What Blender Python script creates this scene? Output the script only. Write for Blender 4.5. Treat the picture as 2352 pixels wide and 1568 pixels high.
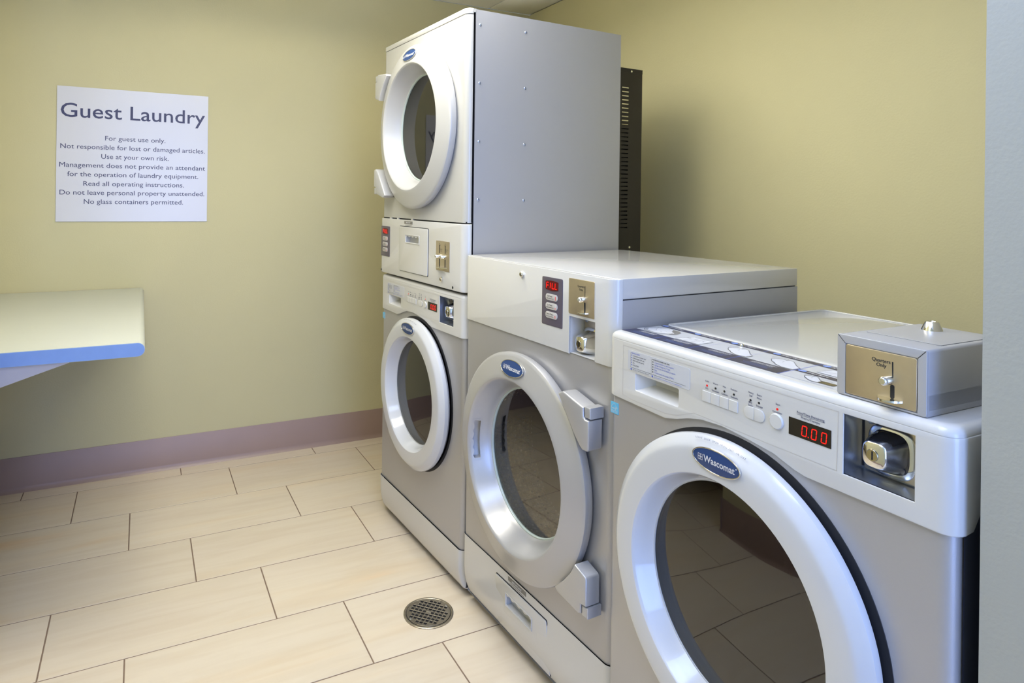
import bpy, bmesh, math, random
from mathutils import Vector, Matrix
R = math.radians
random.seed(7)
for o in list(bpy.data.objects): bpy.data.objects.remove(o)
C = bpy.context.scene.collection

# ------------------------------------------------------------------ camera
W_PX = 2352.0
yaw, pitch, roll = R(63.7328), R(0.0227), R(0.7350)
F = Vector((-math.sin(yaw)*math.cos(pitch), math.cos(yaw)*math.cos(pitch), math.sin(pitch)))
Rt = Vector((math.cos(yaw), math.sin(yaw), 0)); Up = Rt.cross(F)
R2 = Rt*math.cos(roll)+Up*math.sin(roll); U2 = Up*math.cos(roll)-Rt*math.sin(roll)
cam = bpy.data.cameras.new('camera'); cob = bpy.data.objects.new('camera', cam); C.objects.link(cob)
cob.matrix_world = Matrix(((R2.x, U2.x, -F.x, 3.3588), (R2.y, U2.y, -F.y, -0.9338), (R2.z, U2.z, -F.z, 1.2715), (0, 0, 0, 1)))
cam.sensor_width = 36; cam.sensor_fit = 'HORIZONTAL'; cam.lens = 36*1513.7/W_PX
cam.shift_x = 103.03/W_PX; cam.shift_y = -327.1/W_PX; cam.clip_start = .02
bpy.context.scene.camera = cob

# ------------------------------------------------------------------ world, light, exposure
vs = bpy.context.scene.view_settings
vs.view_transform = 'Standard'; vs.look = 'None'; vs.gamma = 1; vs.use_curve_mapping = False
vs.exposure = -0.07
wd = bpy.data.worlds.new('world'); bpy.context.scene.world = wd; wd.use_nodes = True
wd.node_tree.nodes['Background'].inputs[0].default_value = (.75, .85, 1, 1)
wd.node_tree.nodes['Background'].inputs[1].default_value = .25
def area(name, loc, aim, sx, sy, power, col):
    l = bpy.data.lights.new(name, 'AREA'); l.shape = 'RECTANGLE'; l.size = sx; l.size_y = sy
    l.energy = power; l.color = col
    o = bpy.data.objects.new(name, l); C.objects.link(o); o.location = loc
    o.rotation_euler = (Vector(aim)-Vector(loc)).to_track_quat('-Z', 'Y').to_euler()
    return o
DAY = area('window_daylight', (5.32, -.61, 1.17), (0, -.61, 1.17), 1.1, 2.15, 60, (.26, .42, 1.0))
LAMP_COL = (1.0, .95, .88)
CEIL_LAMPS = ((1.46, -.50, 23, (1.0, .97, .86)), (2.75, -.70, 15, (.46, .60, 1.0)))  # the second lamp is an added cool fill for the near washer

# ------------------------------------------------------------------ materials
def mat(name, col, rough=.5, metal=0, spec=.5, coat=0, emit=None, es=0, noise=0, nscale=60, bump=0, bscale=200):
    m = bpy.data.materials.new(name); m.use_nodes = True; nt = m.node_tree; b = nt.nodes['Principled BSDF']
    b.inputs['Base Color'].default_value = (*col, 1); b.inputs['Roughness'].default_value = rough
    b.inputs['Metallic'].default_value = metal; b.inputs['Specular IOR Level'].default_value = spec
    b.inputs['Coat Weight'].default_value = coat
    if emit: b.inputs['Emission Color'].default_value = (*emit, 1); b.inputs['Emission Strength'].default_value = es
    if noise or bump:
        tc = nt.nodes.new('ShaderNodeTexCoord'); n = nt.nodes.new('ShaderNodeTexNoise')
        n.inputs['Scale'].default_value = nscale; n.inputs['Detail'].default_value = 4
        nt.links.new(tc.outputs['Object'], n.inputs['Vector'])
        if noise:
            mx = nt.nodes.new('ShaderNodeMix'); mx.data_type = 'RGBA'
            mx.inputs['A'].default_value = (*[c*(1-noise) for c in col], 1); mx.inputs['B'].default_value = (*[min(1, c*(1+noise)) for c in col], 1)
            nt.links.new(n.outputs['Fac'], mx.inputs['Factor']); nt.links.new(mx.outputs['Result'], b.inputs['Base Color'])
        if bump:
            n2 = nt.nodes.new('ShaderNodeTexNoise'); n2.inputs['Scale'].default_value = bscale
            nt.links.new(tc.outputs['Object'], n2.inputs['Vector'])
            bp = nt.nodes.new('ShaderNodeBump'); bp.inputs['Strength'].default_value = bump; bp.inputs['Distance'].default_value = .001
            nt.links.new(n2.outputs['Fac'], bp.inputs['Height']); nt.links.new(bp.outputs['Normal'], b.inputs['Normal'])
    return m
M = {}
M['wall'] = mat('wall_paint', (.58, .535, .315), .55, noise=.03, nscale=2.5, bump=.35, bscale=160, spec=.3)
M['wallR'] = mat('grey_wall', (.385, .385, .34), .55, noise=.03, nscale=2.5, bump=.35, bscale=160, spec=.3)  # greyer tone, right wall only
M['ceil'] = mat('ceiling_tile', (.93, .92, .88), .9, noise=.04, nscale=150, bump=.3, bscale=300)
M['tee'] = mat('ceiling_grid', (.75, .74, .70), .5)
M['base'] = mat('vinyl_base', (.35, .245, .20), .38, noise=.05, nscale=8)
M['grout'] = mat('grout', (.23, .16, .11), .9, noise=.25, nscale=40)
M['white'] = mat('white_enamel', (.60, .595, .58), .22, coat=.3, noise=.01, nscale=3)
M['cream'] = mat('grey_white_enamel', (.46, .455, .435), .25, coat=.3)
M['pearl'] = mat('pearl_plastic', (.50, .50, .50), .30, metal=.15)
M['pearlS'] = mat('silver_plastic', (.46, .455, .455), .30, metal=.35)
M['ringW'] = mat('door_ring_white', (.58, .59, .61), .16, coat=.4)
M['silver'] = mat('silver_paint', (.45, .443, .45), .36, metal=.45, bump=.15, bscale=900)
M['side'] = mat('grey_side_paint', (.44, .44, .455), .40, metal=.25, bump=.1, bscale=900)
M['shadedside'] = mat('shaded_cabinet_side', (.035, .04, .065), .45)  # painted dark for the shaded gap between washer and wall
M['lid'] = mat('lit_grey_lid', (.60, .595, .585), .15, metal=.2)  # side grey, lightened to paint in the light from above
M['worktop'] = mat('worktop_grey', (.54, .545, .55), .12, coat=.3)
M['dark'] = mat('dark_gap', (.012, .012, .014), .6)
M['rubber'] = mat('rubber', (.02, .02, .022), .5)
M['blackmetal'] = mat('black_metal', (.022, .018, .014), .5, noise=.1)
M['steel'] = mat('brushed_steel', (.64, .55, .42), .30, metal=.9, noise=.05, nscale=90)
M['steelB'] = mat('cast_steel', (.42, .46, .56), .28, metal=.9)
M['chrome'] = mat('chrome', (.78, .77, .74), .07, metal=1)
M['brass'] = mat('brass_key', (.50, .44, .30), .18, metal=1)
M['drumS'] = mat('drum_steel', (.30, .30, .31), .35, metal=.7)
M['print'] = mat('navy_print', (.035, .04, .11), .5)
M['printK'] = mat('black_print', (.03, .03, .035), .5)
M['printB'] = mat('blue_print', (.10, .14, .52), .5)
M['printW'] = mat('white_print', (.62, .63, .67), .5)
M['printP'] = mat('pale_print', (.62, .66, .70), .4)
M['navy'] = mat('sticker_navy', (.028, .027, .065), .28)
M['skyln'] = mat('sticker_blue_line', (.10, .18, .70), .3)
M['skydot'] = mat('sticker_blue_dot', (.20, .34, .85), .3)
M['greyfill'] = mat('sticker_grey', (.20, .19, .17), .4)
M['brown'] = mat('sticker_brown', (.10, .075, .035), .3)
M['label'] = mat('label_film', (.54, .55, .58), .25)
M['energy'] = mat('energy_blue', (.12, .46, .72), .4)
M['badge'] = mat('badge_navy', (.016, .05, .17), .35)
M['red'] = mat('led_red', (.5, 0, 0), .4, emit=(1, .01, .005), es=1.6)
M['redlamp'] = mat('led_lamp', (.4, 0, 0), .3, emit=(1, .02, .02), es=.5)
M['redbg'] = mat('lcd_back', (.045, .0, .003), .25, emit=(1, 0, 0), es=.06)
M['lcd'] = mat('display_black', (.012, .009, .008), .12)
M['keypad'] = mat('keypad_key', (.50, .48, .46), .4)
M['keypanel'] = mat('keypad_panel', (.10, .085, .11), .28)
M['table'] = mat('laminate', (.50, .515, .45), .33, noise=.03, nscale=3)
M['tableedge'] = mat('blue_edge', (.19, .31, .62), .5, noise=.06, nscale=30)
M['bracket'] = mat('bracket_white', (.50, .49, .54), .5)
M['sign'] = mat('sign_board', (.66, .66, .70), .22, bump=.1, bscale=500)
M['window'] = mat('window_glow', (.8, .9, 1), .5, emit=(.55, .72, 1), es=.5)
M['diffuser'] = mat('lamp_diffuser', (.9, .9, .85), .5, emit=LAMP_COL, es=.8)
M['plain'] = mat('frame_white', (.75, .75, .75), .4)
M['dirty'] = mat('drain_metal', (.38, .34, .27), .30, metal=.85, noise=.35, nscale=120)
M['glassrim'] = mat('glass_edge', (.48, .55, .52), .12)

def glassmat(name, tint, ior=1.75):
    m = bpy.data.materials.new(name); m.use_nodes = True; nt = m.node_tree; nt.nodes.clear()
    out = nt.nodes.new('ShaderNodeOutputMaterial'); mx = nt.nodes.new('ShaderNodeMixShader')
    fr = nt.nodes.new('ShaderNodeFresnel'); fr.inputs[0].default_value = ior
    tr = nt.nodes.new('ShaderNodeBsdfTransparent'); tr.inputs[0].default_value = (*tint, 1)
    gl = nt.nodes.new('ShaderNodeBsdfGlossy'); gl.inputs['Roughness'].default_value = .02; gl.inputs[0].default_value = (.95, .93, .88, 1)
    nt.links.new(fr.outputs[0], mx.inputs[0]); nt.links.new(tr.outputs[0], mx.inputs[1]); nt.links.new(gl.outputs[0], mx.inputs[2])
    nt.links.new(mx.outputs[0], out.inputs[0]); return m
M['glassD'] = glassmat('dryer_glass', (.80, .80, .80), 2.3)
M['glassA'] = glassmat('upper_dryer_glass', (.85, .85, .85), 1.6)
M['glassW'] = glassmat('washer_glass', (.32, .33, .34), 1.8)

def drum_mat(cu, cz):
    """perforations laid out round the drum: rows by angle, columns by depth, every other row staggered"""
    m = mat('perforated_drum', (.16, .16, .165), .4, metal=.1); nt = m.node_tree; b = nt.nodes['Principled BSDF']; l = nt.links.new
    def math_(op, a, b_=None):
        n = nt.nodes.new('ShaderNodeMath'); n.operation = op
        for i, q in enumerate((a, b_)):
            if q is None: continue
            if isinstance(q, (int, float)): n.inputs[i].default_value = q
            else: l(q, n.inputs[i])
        return n.outputs[0]
    tc = nt.nodes.new('ShaderNodeTexCoord'); sx = nt.nodes.new('ShaderNodeSeparateXYZ'); l(tc.outputs['Object'], sx.inputs[0])
    ang = math_('ARCTAN2', math_('SUBTRACT', sx.outputs['Z'], cz), math_('SUBTRACT', sx.outputs['X'], cu))
    p = math_('MULTIPLY', ang, .24/.0135); q = math_('MULTIPLY', sx.outputs['Y'], 1/.016)
    st = math_('MULTIPLY', math_('MODULO', math_('FLOOR', math_('ADD', q, 50.5)), 2), .5)
    cb = nt.nodes.new('ShaderNodeCombineXYZ'); l(math_('ADD', p, st), cb.inputs['X']); l(q, cb.inputs['Y'])
    v = nt.nodes.new('ShaderNodeTexVoronoi'); v.voronoi_dimensions = '2D'; v.inputs['Randomness'].default_value = 0; v.inputs['Scale'].default_value = 1
    l(cb.outputs[0], v.inputs['Vector'])
    cr = nt.nodes.new('ShaderNodeValToRGB'); cr.color_ramp.elements[0].position = .22; cr.color_ramp.elements[1].position = .30
    cr.color_ramp.elements[0].color = (.80, .82, .86, 1); cr.color_ramp.elements[1].color = (.05, .05, .055, 1)
    msk = math_('MULTIPLY', math_('LESS_THAN', sx.outputs['Y'], .19), math_('GREATER_THAN', math_('COSINE', math_('ADD', math_('MULTIPLY', ang, 3), .9)), -.86))
    l(v.outputs['Distance'], cr.inputs[0]); mx = nt.nodes.new('ShaderNodeMix'); mx.data_type = 'RGBA'; mx.inputs['A'].default_value = (.05, .05, .055, 1)
    l(msk, mx.inputs['Factor']); l(cr.outputs[0], mx.inputs['B']); l(mx.outputs['Result'], b.inputs['Base Color'])
    return m

def tile_mat():
    m = mat('stone_tile', (.8, .7, .56), .34, spec=.4); nt = m.node_tree; b = nt.nodes['Principled BSDF']; l = nt.links.new
    tc = nt.nodes.new('ShaderNodeTexCoord'); oi = nt.nodes.new('ShaderNodeObjectInfo')
    ml = nt.nodes.new('ShaderNodeVectorMath'); ml.operation = 'SCALE'; ml.inputs[0].default_value = (13, 29, 0)
    l(oi.outputs['Random'], ml.inputs['Scale'])
    ad = nt.nodes.new('ShaderNodeVectorMath'); l(tc.outputs['Object'], ad.inputs[0]); l(ml.outputs[0], ad.inputs[1])
    mp = nt.nodes.new('ShaderNodeMapping'); mp.inputs['Scale'].default_value = (6.5, 1.1, 1); l(ad.outputs[0], mp.inputs[0])
    n1 = nt.nodes.new('ShaderNodeTexNoise'); n1.inputs['Scale'].default_value = 1; n1.inputs['Detail'].default_value = 3; n1.inputs['Distortion'].default_value = .5; l(mp.outputs[0], n1.inputs['Vector'])
    mp2 = nt.nodes.new('ShaderNodeMapping'); mp2.inputs['Scale'].default_value = (26, 2.6, 1); l(ad.outputs[0], mp2.inputs[0])
    n2 = nt.nodes.new('ShaderNodeTexNoise'); n2.inputs['Scale'].default_value = 1; n2.inputs['Detail'].default_value = 5; n2.inputs['Distortion'].default_value = .8; l(mp2.outputs[0], n2.inputs['Vector'])
    c1 = nt.nodes.new('ShaderNodeValToRGB'); e = c1.color_ramp.elements
    e[0].position = .30; e[0].color = (.74, .64, .50, 1); e[1].position = .80; e[1].color = (.77, .58, .37, 1)
    x = e.new(.55); x.color = (.755, .655, .505, 1); x = e.new(.68); x.color = (.76, .64, .47, 1)
    l(n1.outputs['Fac'], c1.inputs[0])
    c2 = nt.nodes.new('ShaderNodeValToRGB'); c2.color_ramp.elements[0].position = .28; c2.color_ramp.elements[0].color = (.93, .905, .87, 1)
    c2.color_ramp.elements[1].position = .6; c2.color_ramp.elements[1].color = (1, 1, 1, 1); l(n2.outputs['Fac'], c2.inputs[0])
    mx = nt.nodes.new('ShaderNodeMix'); mx.data_type = 'RGBA'; mx.blend_type = 'MULTIPLY'; mx.inputs['Factor'].default_value = 1
    l(c1.outputs[0], mx.inputs['A']); l(c2.outputs[0], mx.inputs['B'])
    hs = nt.nodes.new('ShaderNodeHueSaturation'); mr = nt.nodes.new('ShaderNodeMapRange'); mr.inputs['To Min'].default_value = .95; mr.inputs['To Max'].default_value = 1.03
    l(oi.outputs['Random'], mr.inputs[0]); l(mr.outputs[0], hs.inputs['Value']); l(mx.outputs['Result'], hs.inputs['Color']); l(hs.outputs[0], b.inputs['Base Color'])
    return m
M['tile'] = tile_mat()

# ------------------------------------------------------------------ helpers
def finish(me, smooth=45):
    for p in me.polygons: p.use_smooth = True
    me.set_sharp_from_angle(angle=R(smooth)); return me
def link(name, me, m, parent=None, smooth=45, label=None):
    if m is not None: me.materials.clear(); me.materials.append(M[m] if isinstance(m, str) else m)
    finish(me, smooth); me.name = name
    o = bpy.data.objects.new(name, me); C.objects.link(o)
    if parent: o.parent = parent
    if label: o['label'] = label
    return o
def bobj(name, bm, m, parent=None, smooth=45, label=None):
    bmesh.ops.recalc_face_normals(bm, faces=bm.faces); me = bpy.data.meshes.new(name); bm.to_mesh(me); bm.free()
    return link(name, me, m, parent, smooth, label)
def tag(o, label, cat, group=None):
    o['label'] = label; o['category'] = cat
    if group: o['group'] = group
    return o
def empty(name, loc, rz=0):
    o = bpy.data.objects.new(name, None); C.objects.link(o); o.location = loc; o.rotation_euler = (0, 0, rz); o.empty_display_size = .1; return o
def struct(o): o['kind'] = 'structure'; return o
def box(bm, a, b, bev=0, seg=2, which=None):
    vs_ = [bm.verts.new((x, y, z)) for x in (a[0], b[0]) for y in (a[1], b[1]) for z in (a[2], b[2])]
    fs = [bm.faces.new([vs_[i] for i in q]) for q in ((0, 1, 3, 2), (4, 6, 7, 5), (0, 4, 5, 1), (2, 3, 7, 6), (0, 2, 6, 4), (1, 5, 7, 3))]
    if bev:
        es = list({e for f in fs for e in f.edges})
        if which: es = [e for e in es if which(e)]
        bmesh.ops.bevel(bm, geom=es, offset=bev, segments=seg, affect='EDGES', profile=.5)
    return bm
def NB(): return bmesh.new()
def boxo(name, a, b, m, parent=None, bev=0, seg=2, label=None):
    return bobj(name, box(NB(), a, b, bev, seg), m, parent, label=label)
def lathe(bm, prof, cu, cz, n=96, a0=0, a1=2*math.pi):
    """profile [(r, v)] turned about the axis along Y through (cu, cz)"""
    full = abs(a1-a0-2*math.pi) < 1e-6; k = n if full else n+1; rings = []
    for r, v in prof:
        if r < 1e-6: rings.append([bm.verts.new((cu, v, cz))]*k); continue
        rings.append([bm.verts.new((cu+r*math.cos(a0+(a1-a0)*i/n), v, cz+r*math.sin(a0+(a1-a0)*i/n))) for i in range(k)])
    fs = {}
    for j in range(len(prof)-1):
        for i in range(n):
            i2 = (i+1) % k; q = [rings[j][i], rings[j][i2], rings[j+1][i2], rings[j+1][i]]
            u = []
            for v_ in q:
                if v_ not in u: u.append(v_)
            if len(u) > 2: fs[(j, i)] = bm.faces.new(u)
    return fs
def zlathe(bm, prof, cx, cy, n=48):
    rings = []
    for r, z in prof:
        rings.append([bm.verts.new((cx, cy, z))]*n if r < 1e-6 else [bm.verts.new((cx+r*math.cos(2*math.pi*i/n), cy+r*math.sin(2*math.pi*i/n), z)) for i in range(n)])
    for j in range(len(prof)-1):
        for i in range(n):
            q = []
            for v_ in (rings[j][i], rings[j][(i+1) % n], rings[j+1][(i+1) % n], rings[j+1][i]):
                if v_ not in q: q.append(v_)
            if len(q) > 2: bm.faces.new(q)
def rrect(x0, y0, x1, y1, r=.004, n=4):
    p = []
    for cx, cy, a in ((x1-r, y0+r, -90), (x1-r, y1-r, 0), (x0+r, y1-r, 90), (x0+r, y0+r, 180)):
        for i in range(n+1):
            t = R(a+90*i/n); p.append((cx+r*math.cos(t), cy+r*math.sin(t)))
    return p
def circ(cx, cy, r, n=96, ry=None): return [(cx+r*math.cos(2*math.pi*i/n), cy+(ry or r)*math.sin(2*math.pi*i/n)) for i in range(n)]
def flatmesh(polys, t, bev=0, res=2):
    """2D outline(s) with holes -> slab mesh, local XY, thickness centred on z"""
    cu = bpy.data.curves.new('outline', 'CURVE'); cu.dimensions = '2D'; cu.fill_mode = 'BOTH'
    cu.extrude = max(t/2-bev, 1e-5); cu.bevel_depth = bev; cu.bevel_resolution = res; cu.offset = -bev
    for p in polys:
        s = cu.splines.new('POLY'); s.points.add(len(p)-1)
        for i, q in enumerate(p): s.points[i].co = (q[0], q[1], 0, 1)
        s.use_cyclic_u = True
    ob = bpy.data.objects.new('outline', cu); me = bpy.data.meshes.new_from_object(ob)
    bpy.data.objects.remove(ob); bpy.data.curves.remove(cu); return me
def plate(name, polys, v0, v1, m, parent=None, bev=0, bend=None, res=2, label=None, smooth=45, fn=None):
    """slab in the (u, z) plane between depth v0 (front) and v1. bend=(uL, uR, r): wrap round vertical corners"""
    me = flatmesh(polys, v1-v0, bev, res); bm = NB(); bm.from_mesh(me); bpy.data.meshes.remove(me)
    mid = (v0+v1)/2
    if bend:
        uL, uR, r = bend; L = math.pi*r/2
        cuts = [uR+L*i/6 for i in range(7)]+[uL-L*i/6 for i in range(7)]
        for c in cuts:
            bmesh.ops.bisect_plane(bm, geom=bm.verts[:]+bm.edges[:]+bm.faces[:], plane_co=(c, 0, 0), plane_no=(1, 0, 0), dist=1e-6)
    for v in bm.verts:
        s, z, d = v.co.x, v.co.y, mid-v.co.z
        if bend and s > uR:
            q = s-uR; rr = r-d
            if q < L: a = q/r; v.co = (uR+rr*math.sin(a), r-rr*math.cos(a), z)
            else: v.co = (uR+rr, r+(q-L), z)
        elif bend and s < uL:
            q = uL-s; rr = r-d
            if q < L: a = q/r; v.co = (uL-rr*math.sin(a), r-rr*math.cos(a), z)
            else: v.co = (uL-rr, r+(q-L), z)
        else: v.co = (s, d, z)
        if fn: v.co = fn(v.co)
    bmesh.ops.remove_doubles(bm, verts=bm.verts, dist=1e-6)
    bmesh.ops.triangulate(bm, faces=[f for f in bm.faces if len(f.verts) > 4])
    return bobj(name, bm, m, parent, smooth, label)
def xform(me, mtx): me.transform(mtx); return me
FRONT = lambda u, v, z: Matrix(((1, 0, 0, u), (0, 0, -1, v), (0, 1, 0, z), (0, 0, 0, 1)))
TOPM = lambda u, v, z: Matrix.Translation((u, v, z))
WALLX = lambda x, y, z: Matrix(((0, 0, 1, x), (1, 0, 0, y), (0, 1, 0, z), (0, 0, 0, 1)))
class Ink:
    """collects lettering and flat print into one mesh; frame maps (x, y) of the print onto the surface"""
    def __init__(s, frame): s.bm = NB(); s.frame = frame
    def text(s, t, x, y, h=None, w=None, align='CENTER', bold=0, th=.0004, sx=1, rot=0, space=1):
        cu = bpy.data.curves.new('t', 'FONT'); cu.body = t; cu.size = 1; cu.align_x = 'LEFT'; cu.resolution_u = 3
        cu.offset = bold; cu.space_character = space
        ob = bpy.data.objects.new('t', cu); me = bpy.data.meshes.new_from_object(ob); bpy.data.objects.remove(ob); bpy.data.curves.remove(cu)
        if not len(me.vertices): return
        x0 = min(v.co.x for v in me.vertices); x1 = max(v.co.x for v in me.vertices)
        k = h/.73 if h else None; kx = (w/(x1-x0)) if w else k*sx
        if k is None: k = kx
        ox = {'CENTER': -(x0+x1)/2, 'LEFT': -x0, 'RIGHT': -x1}[align]
        for v in me.vertices: v.co = ((v.co.x+ox)*kx, v.co.y*k, 0)
        mt = s.frame @ Matrix.Translation((x, y, th)) @ Matrix.Rotation(rot, 4, 'Z')
        me.transform(mt); s.bm.from_mesh(me); bpy.data.meshes.remove(me)
    def poly(s, pts, th=.0003):
        vs_ = [s.bm.verts.new(s.frame @ Vector((p[0], p[1], th))) for p in pts]; s.bm.faces.new(vs_)
    def line(s, pts, w=.0006, th=.0005, close=False):
        pts = [Vector(p) for p in pts]
        if close: pts.append(pts[0])
        for a, b in zip(pts, pts[1:]):
            d = (b-a)
            if d.length < 1e-7: continue
            n = Vector((-d.y, d.x)).normalized()*w/2; e = d.normalized()*w/3
            s.poly([a-e-n, b+e-n, b+e+n, a-e+n], th)
    def dot(s, x, y, r, th=.0004, ry=None): s.poly(circ(x, y, r, 20, ry), th)
    def done(s, name, m, parent, label=None):
        bmesh.ops.triangulate(s.bm, faces=[f for f in s.bm.faces if len(f.verts) > 4])
        me = bpy.data.meshes.new(name); s.bm.to_mesh(me); s.bm.free()
        o = link(name, me, m, parent, label=label); o['kind'] = 'stuff'; return o
SEG = {'0': 'abcdef', 'F': 'aefg', 'I': 'bc', 'L': 'def'}
def seg7(ink, ch, x, y, w, h, t):
    on = SEG[ch]; sl = .08*h
    P_ = {'a': ((0, h), (w, h)), 'b': ((w, h), (w, h/2)), 'c': ((w, h/2), (w, 0)), 'd': ((0, 0), (w, 0)), 'e': ((0, 0), (0, h/2)), 'f': ((0, h/2), (0, h)), 'g': ((0, h/2), (w, h/2))}
    if ch == 'I': P_['b'] = ((w/2, h), (w/2, h/2)); P_['c'] = ((w/2, h/2), (w/2, 0))
    for c in on:
        (a, b), (c_, d) = P_[c]; g = .12
        ax, ay = a+(c_-a)*g+b*.08, b+(d-b)*g; bx, by = c_+(a-c_)*g+d*.08, d+(b-d)*g
        ink.line([(x+ax, y+ay), (x+bx, y+by)], t, .0006)
def loft(bm, secs, n=40, p=3.2):
    """secs: (v, cu, cz, a, b) superellipse sections along Y, capped at both ends"""
    rings = []
    for v, cu, cz, a, b in secs:
        r_ = []
        for i in range(n):
            t = 2*math.pi*i/n; c, s = math.cos(t), math.sin(t)
            r_.append(bm.verts.new((cu+a*math.copysign(abs(c)**(2/p), c), v, cz+b*math.copysign(abs(s)**(2/p), s))))
        rings.append(r_)
    for q, w in zip(rings, rings[1:]):
        for i in range(n): bm.faces.new([q[i], q[(i+1) % n], w[(i+1) % n], w[i]])
    bm.faces.new(rings[0]); bm.faces.new(rings[-1])
def cyl(bm, u, z, r, v0, v1, bev=0, n=32, r1=None):
    r1 = r1 if r1 is not None else r
    lathe(bm, [(0, v0), (r-bev, v0), (r, v0+bev), (r1, v1), (0, v1)], u, z, n)

# ------------------------------------------------------------------ setting
HC = 2.37; YB = 1.1234; YL = -1.65; XR = 5.4; YA = .013; XA = 2.905; XJ = 1.39; YN = -1.26   # the front wall steps forward at XJ
def wallbox(name, a, b, m='wall'): return struct(boxo(name, a, b, m))
wallbox('wall_left', (-.1, YL-.1, 0), (0, YB+.1, HC))                     # carries the sign
wallbox('wall_back', (0, YB, 0), (XA+.02, YB+.1, HC))
bm = box(NB(), (0, YL-.1, 0), (XJ, YL, HC)); box(bm, (XJ, YL-.1, 0), (XR+.1, YN, HC)); struct(bobj('wall_front', bm, 'wall'))
wallbox('wall_right', (XA, YA, 0), (XR, YB+.1, HC), 'wallR')
# far wall with the window opening that lets the daylight in
bm = NB()
box(bm, (XR, YN, 0), (XR+.1, YA, .06)); box(bm, (XR, YN, 2.3), (XR+.1, YA, HC)); box(bm, (XR, YN, .06), (XR+.1, -1.18, 2.3)); box(bm, (XR, -.04, .06), (XR+.1, YA, 2.3))
struct(bobj('wall_far', bm, 'wall'))
win = struct(bobj('window_1', box(NB(), (XR+.04, -1.18, .06), (XR+.05, -.04, 2.3)), 'window'))
bm = NB()
for y0, y1, z0, z1 in ((-1.18, -1.14, .06, 2.3), (-.08, -.04, .06, 2.3), (-1.18, -.04, .06, .11), (-1.18, -.04, 2.25, 2.3)): box(bm, (XR-.01, y0, z0), (XR+.04, y1, z1))
bobj('window_frame', bm, 'plain', win)

floor = struct(bobj('floor', box(NB(), (-.02, YL-.02, -.05), (XR+.02, YB+.02, -.0010)), 'grout'))
TL, TW, G, XL0, YJ = .6125, .3075, .0020, .0991, -1.1661
tm = {}
def tilemesh(w, l):
    k = (round(w, 4), round(l, 4))
    if k not in tm:
        bm = box(NB(), (-w/2+G, -l/2+G, -.012), (w/2-G, l/2-G, 0))
        es = [e for e in bm.edges if all(abs(v.co.z) < 1e-6 for v in e.verts)]
        bmesh.ops.bevel(bm, geom=es, offset=.0006, segments=1, affect='EDGES')
        bmesh.ops.recalc_face_normals(bm, faces=bm.faces)
        me = bpy.data.meshes.new('tile'); bm.to_mesh(me); bm.free(); me.materials.append(M['tile']); tm[k] = me
    return tm[k]
for r in range(-1, 17):
    x0 = max(.003, XL0+TW*r); x1 = min(XR, XL0+TW*(r+1))
    for k in range(-4, 8):
        y0 = YJ+TL*k+TL/3*r; y1 = y0+TL
        while y0 < -9: y0 += TL
        y0c, y1c = max(y0, YL if x0 < XJ-.05 else YN), min(y1, YB if x0 < 2.9 else YA)
        if y1c-y0c < .01 or x1-x0 < .01: continue
        o = bpy.data.objects.new('tile', tilemesh(x1-x0, y1c-y0c)); C.objects.link(o); o.parent = floor
        o.location = ((x0+x1)/2, (y0c+y1c)/2, random.uniform(-.0002, .0002))

# ceiling: panels on a grid
ceil = struct(bobj('ceiling', box(NB(), (-.02, YL-.02, HC+.012), (XR+.02, YB+.1, HC+.05)), 'tee'))
ys = [.8455+.6096*k for k in range(-5, 2)]
for y0 in ys:
    for i in range(-1, 6):
        x0, x1 = max(0, .35+1.2192*i), min(XR, .35+1.2192*(i+1)); a, b = max(YL, y0), min(YB, y0+.6096)
        if b-a < .02 or x1-x0 < .02: continue
        boxo('ceiling_panel', (x0+.004, a+.004, HC), (x1-.004, b-.004, HC+.012), 'ceil', ceil, bev=.002, seg=1)
# cove baseboards
def baseboard(name, a, b, nx, ny):
    """a, b: ends on the wall line; (nx, ny) points into the room"""
    prof = [(0, .149), (.0022, .149), (.0032, .1475), (.0032, .022), (.005, .012), (.012, .004), (.015, 0), (0, 0)]
    bm = NB(); e = [[bm.verts.new((p[0]+nx*d, p[1]+ny*d, z)) for d, z in prof] for p in (a, b)]; n = len(prof)
    for i in range(n): bm.faces.new([e[0][i], e[0][(i+1) % n], e[1][(i+1) % n], e[1][i]])
    bm.faces.new(e[0]); bm.faces.new(e[1]); return struct(bobj(name, bm, 'base'))
baseboard('baseboard_left', (0, YL), (0, YB), 1, 0)
baseboard('baseboard_back', (0, YB), (XA, YB), 0, -1)
baseboard('baseboard_front', (0, YL), (XJ, YL), 0, 1)
baseboard('baseboard_step', (XJ, YL), (XJ, YN+.015), -1, 0)
baseboard('baseboard_near', (XJ-.015, YN), (XR, YN), 0, 1)
baseboard('baseboard_right', (XA, YA), (XR, YA), 0, -1)

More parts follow.
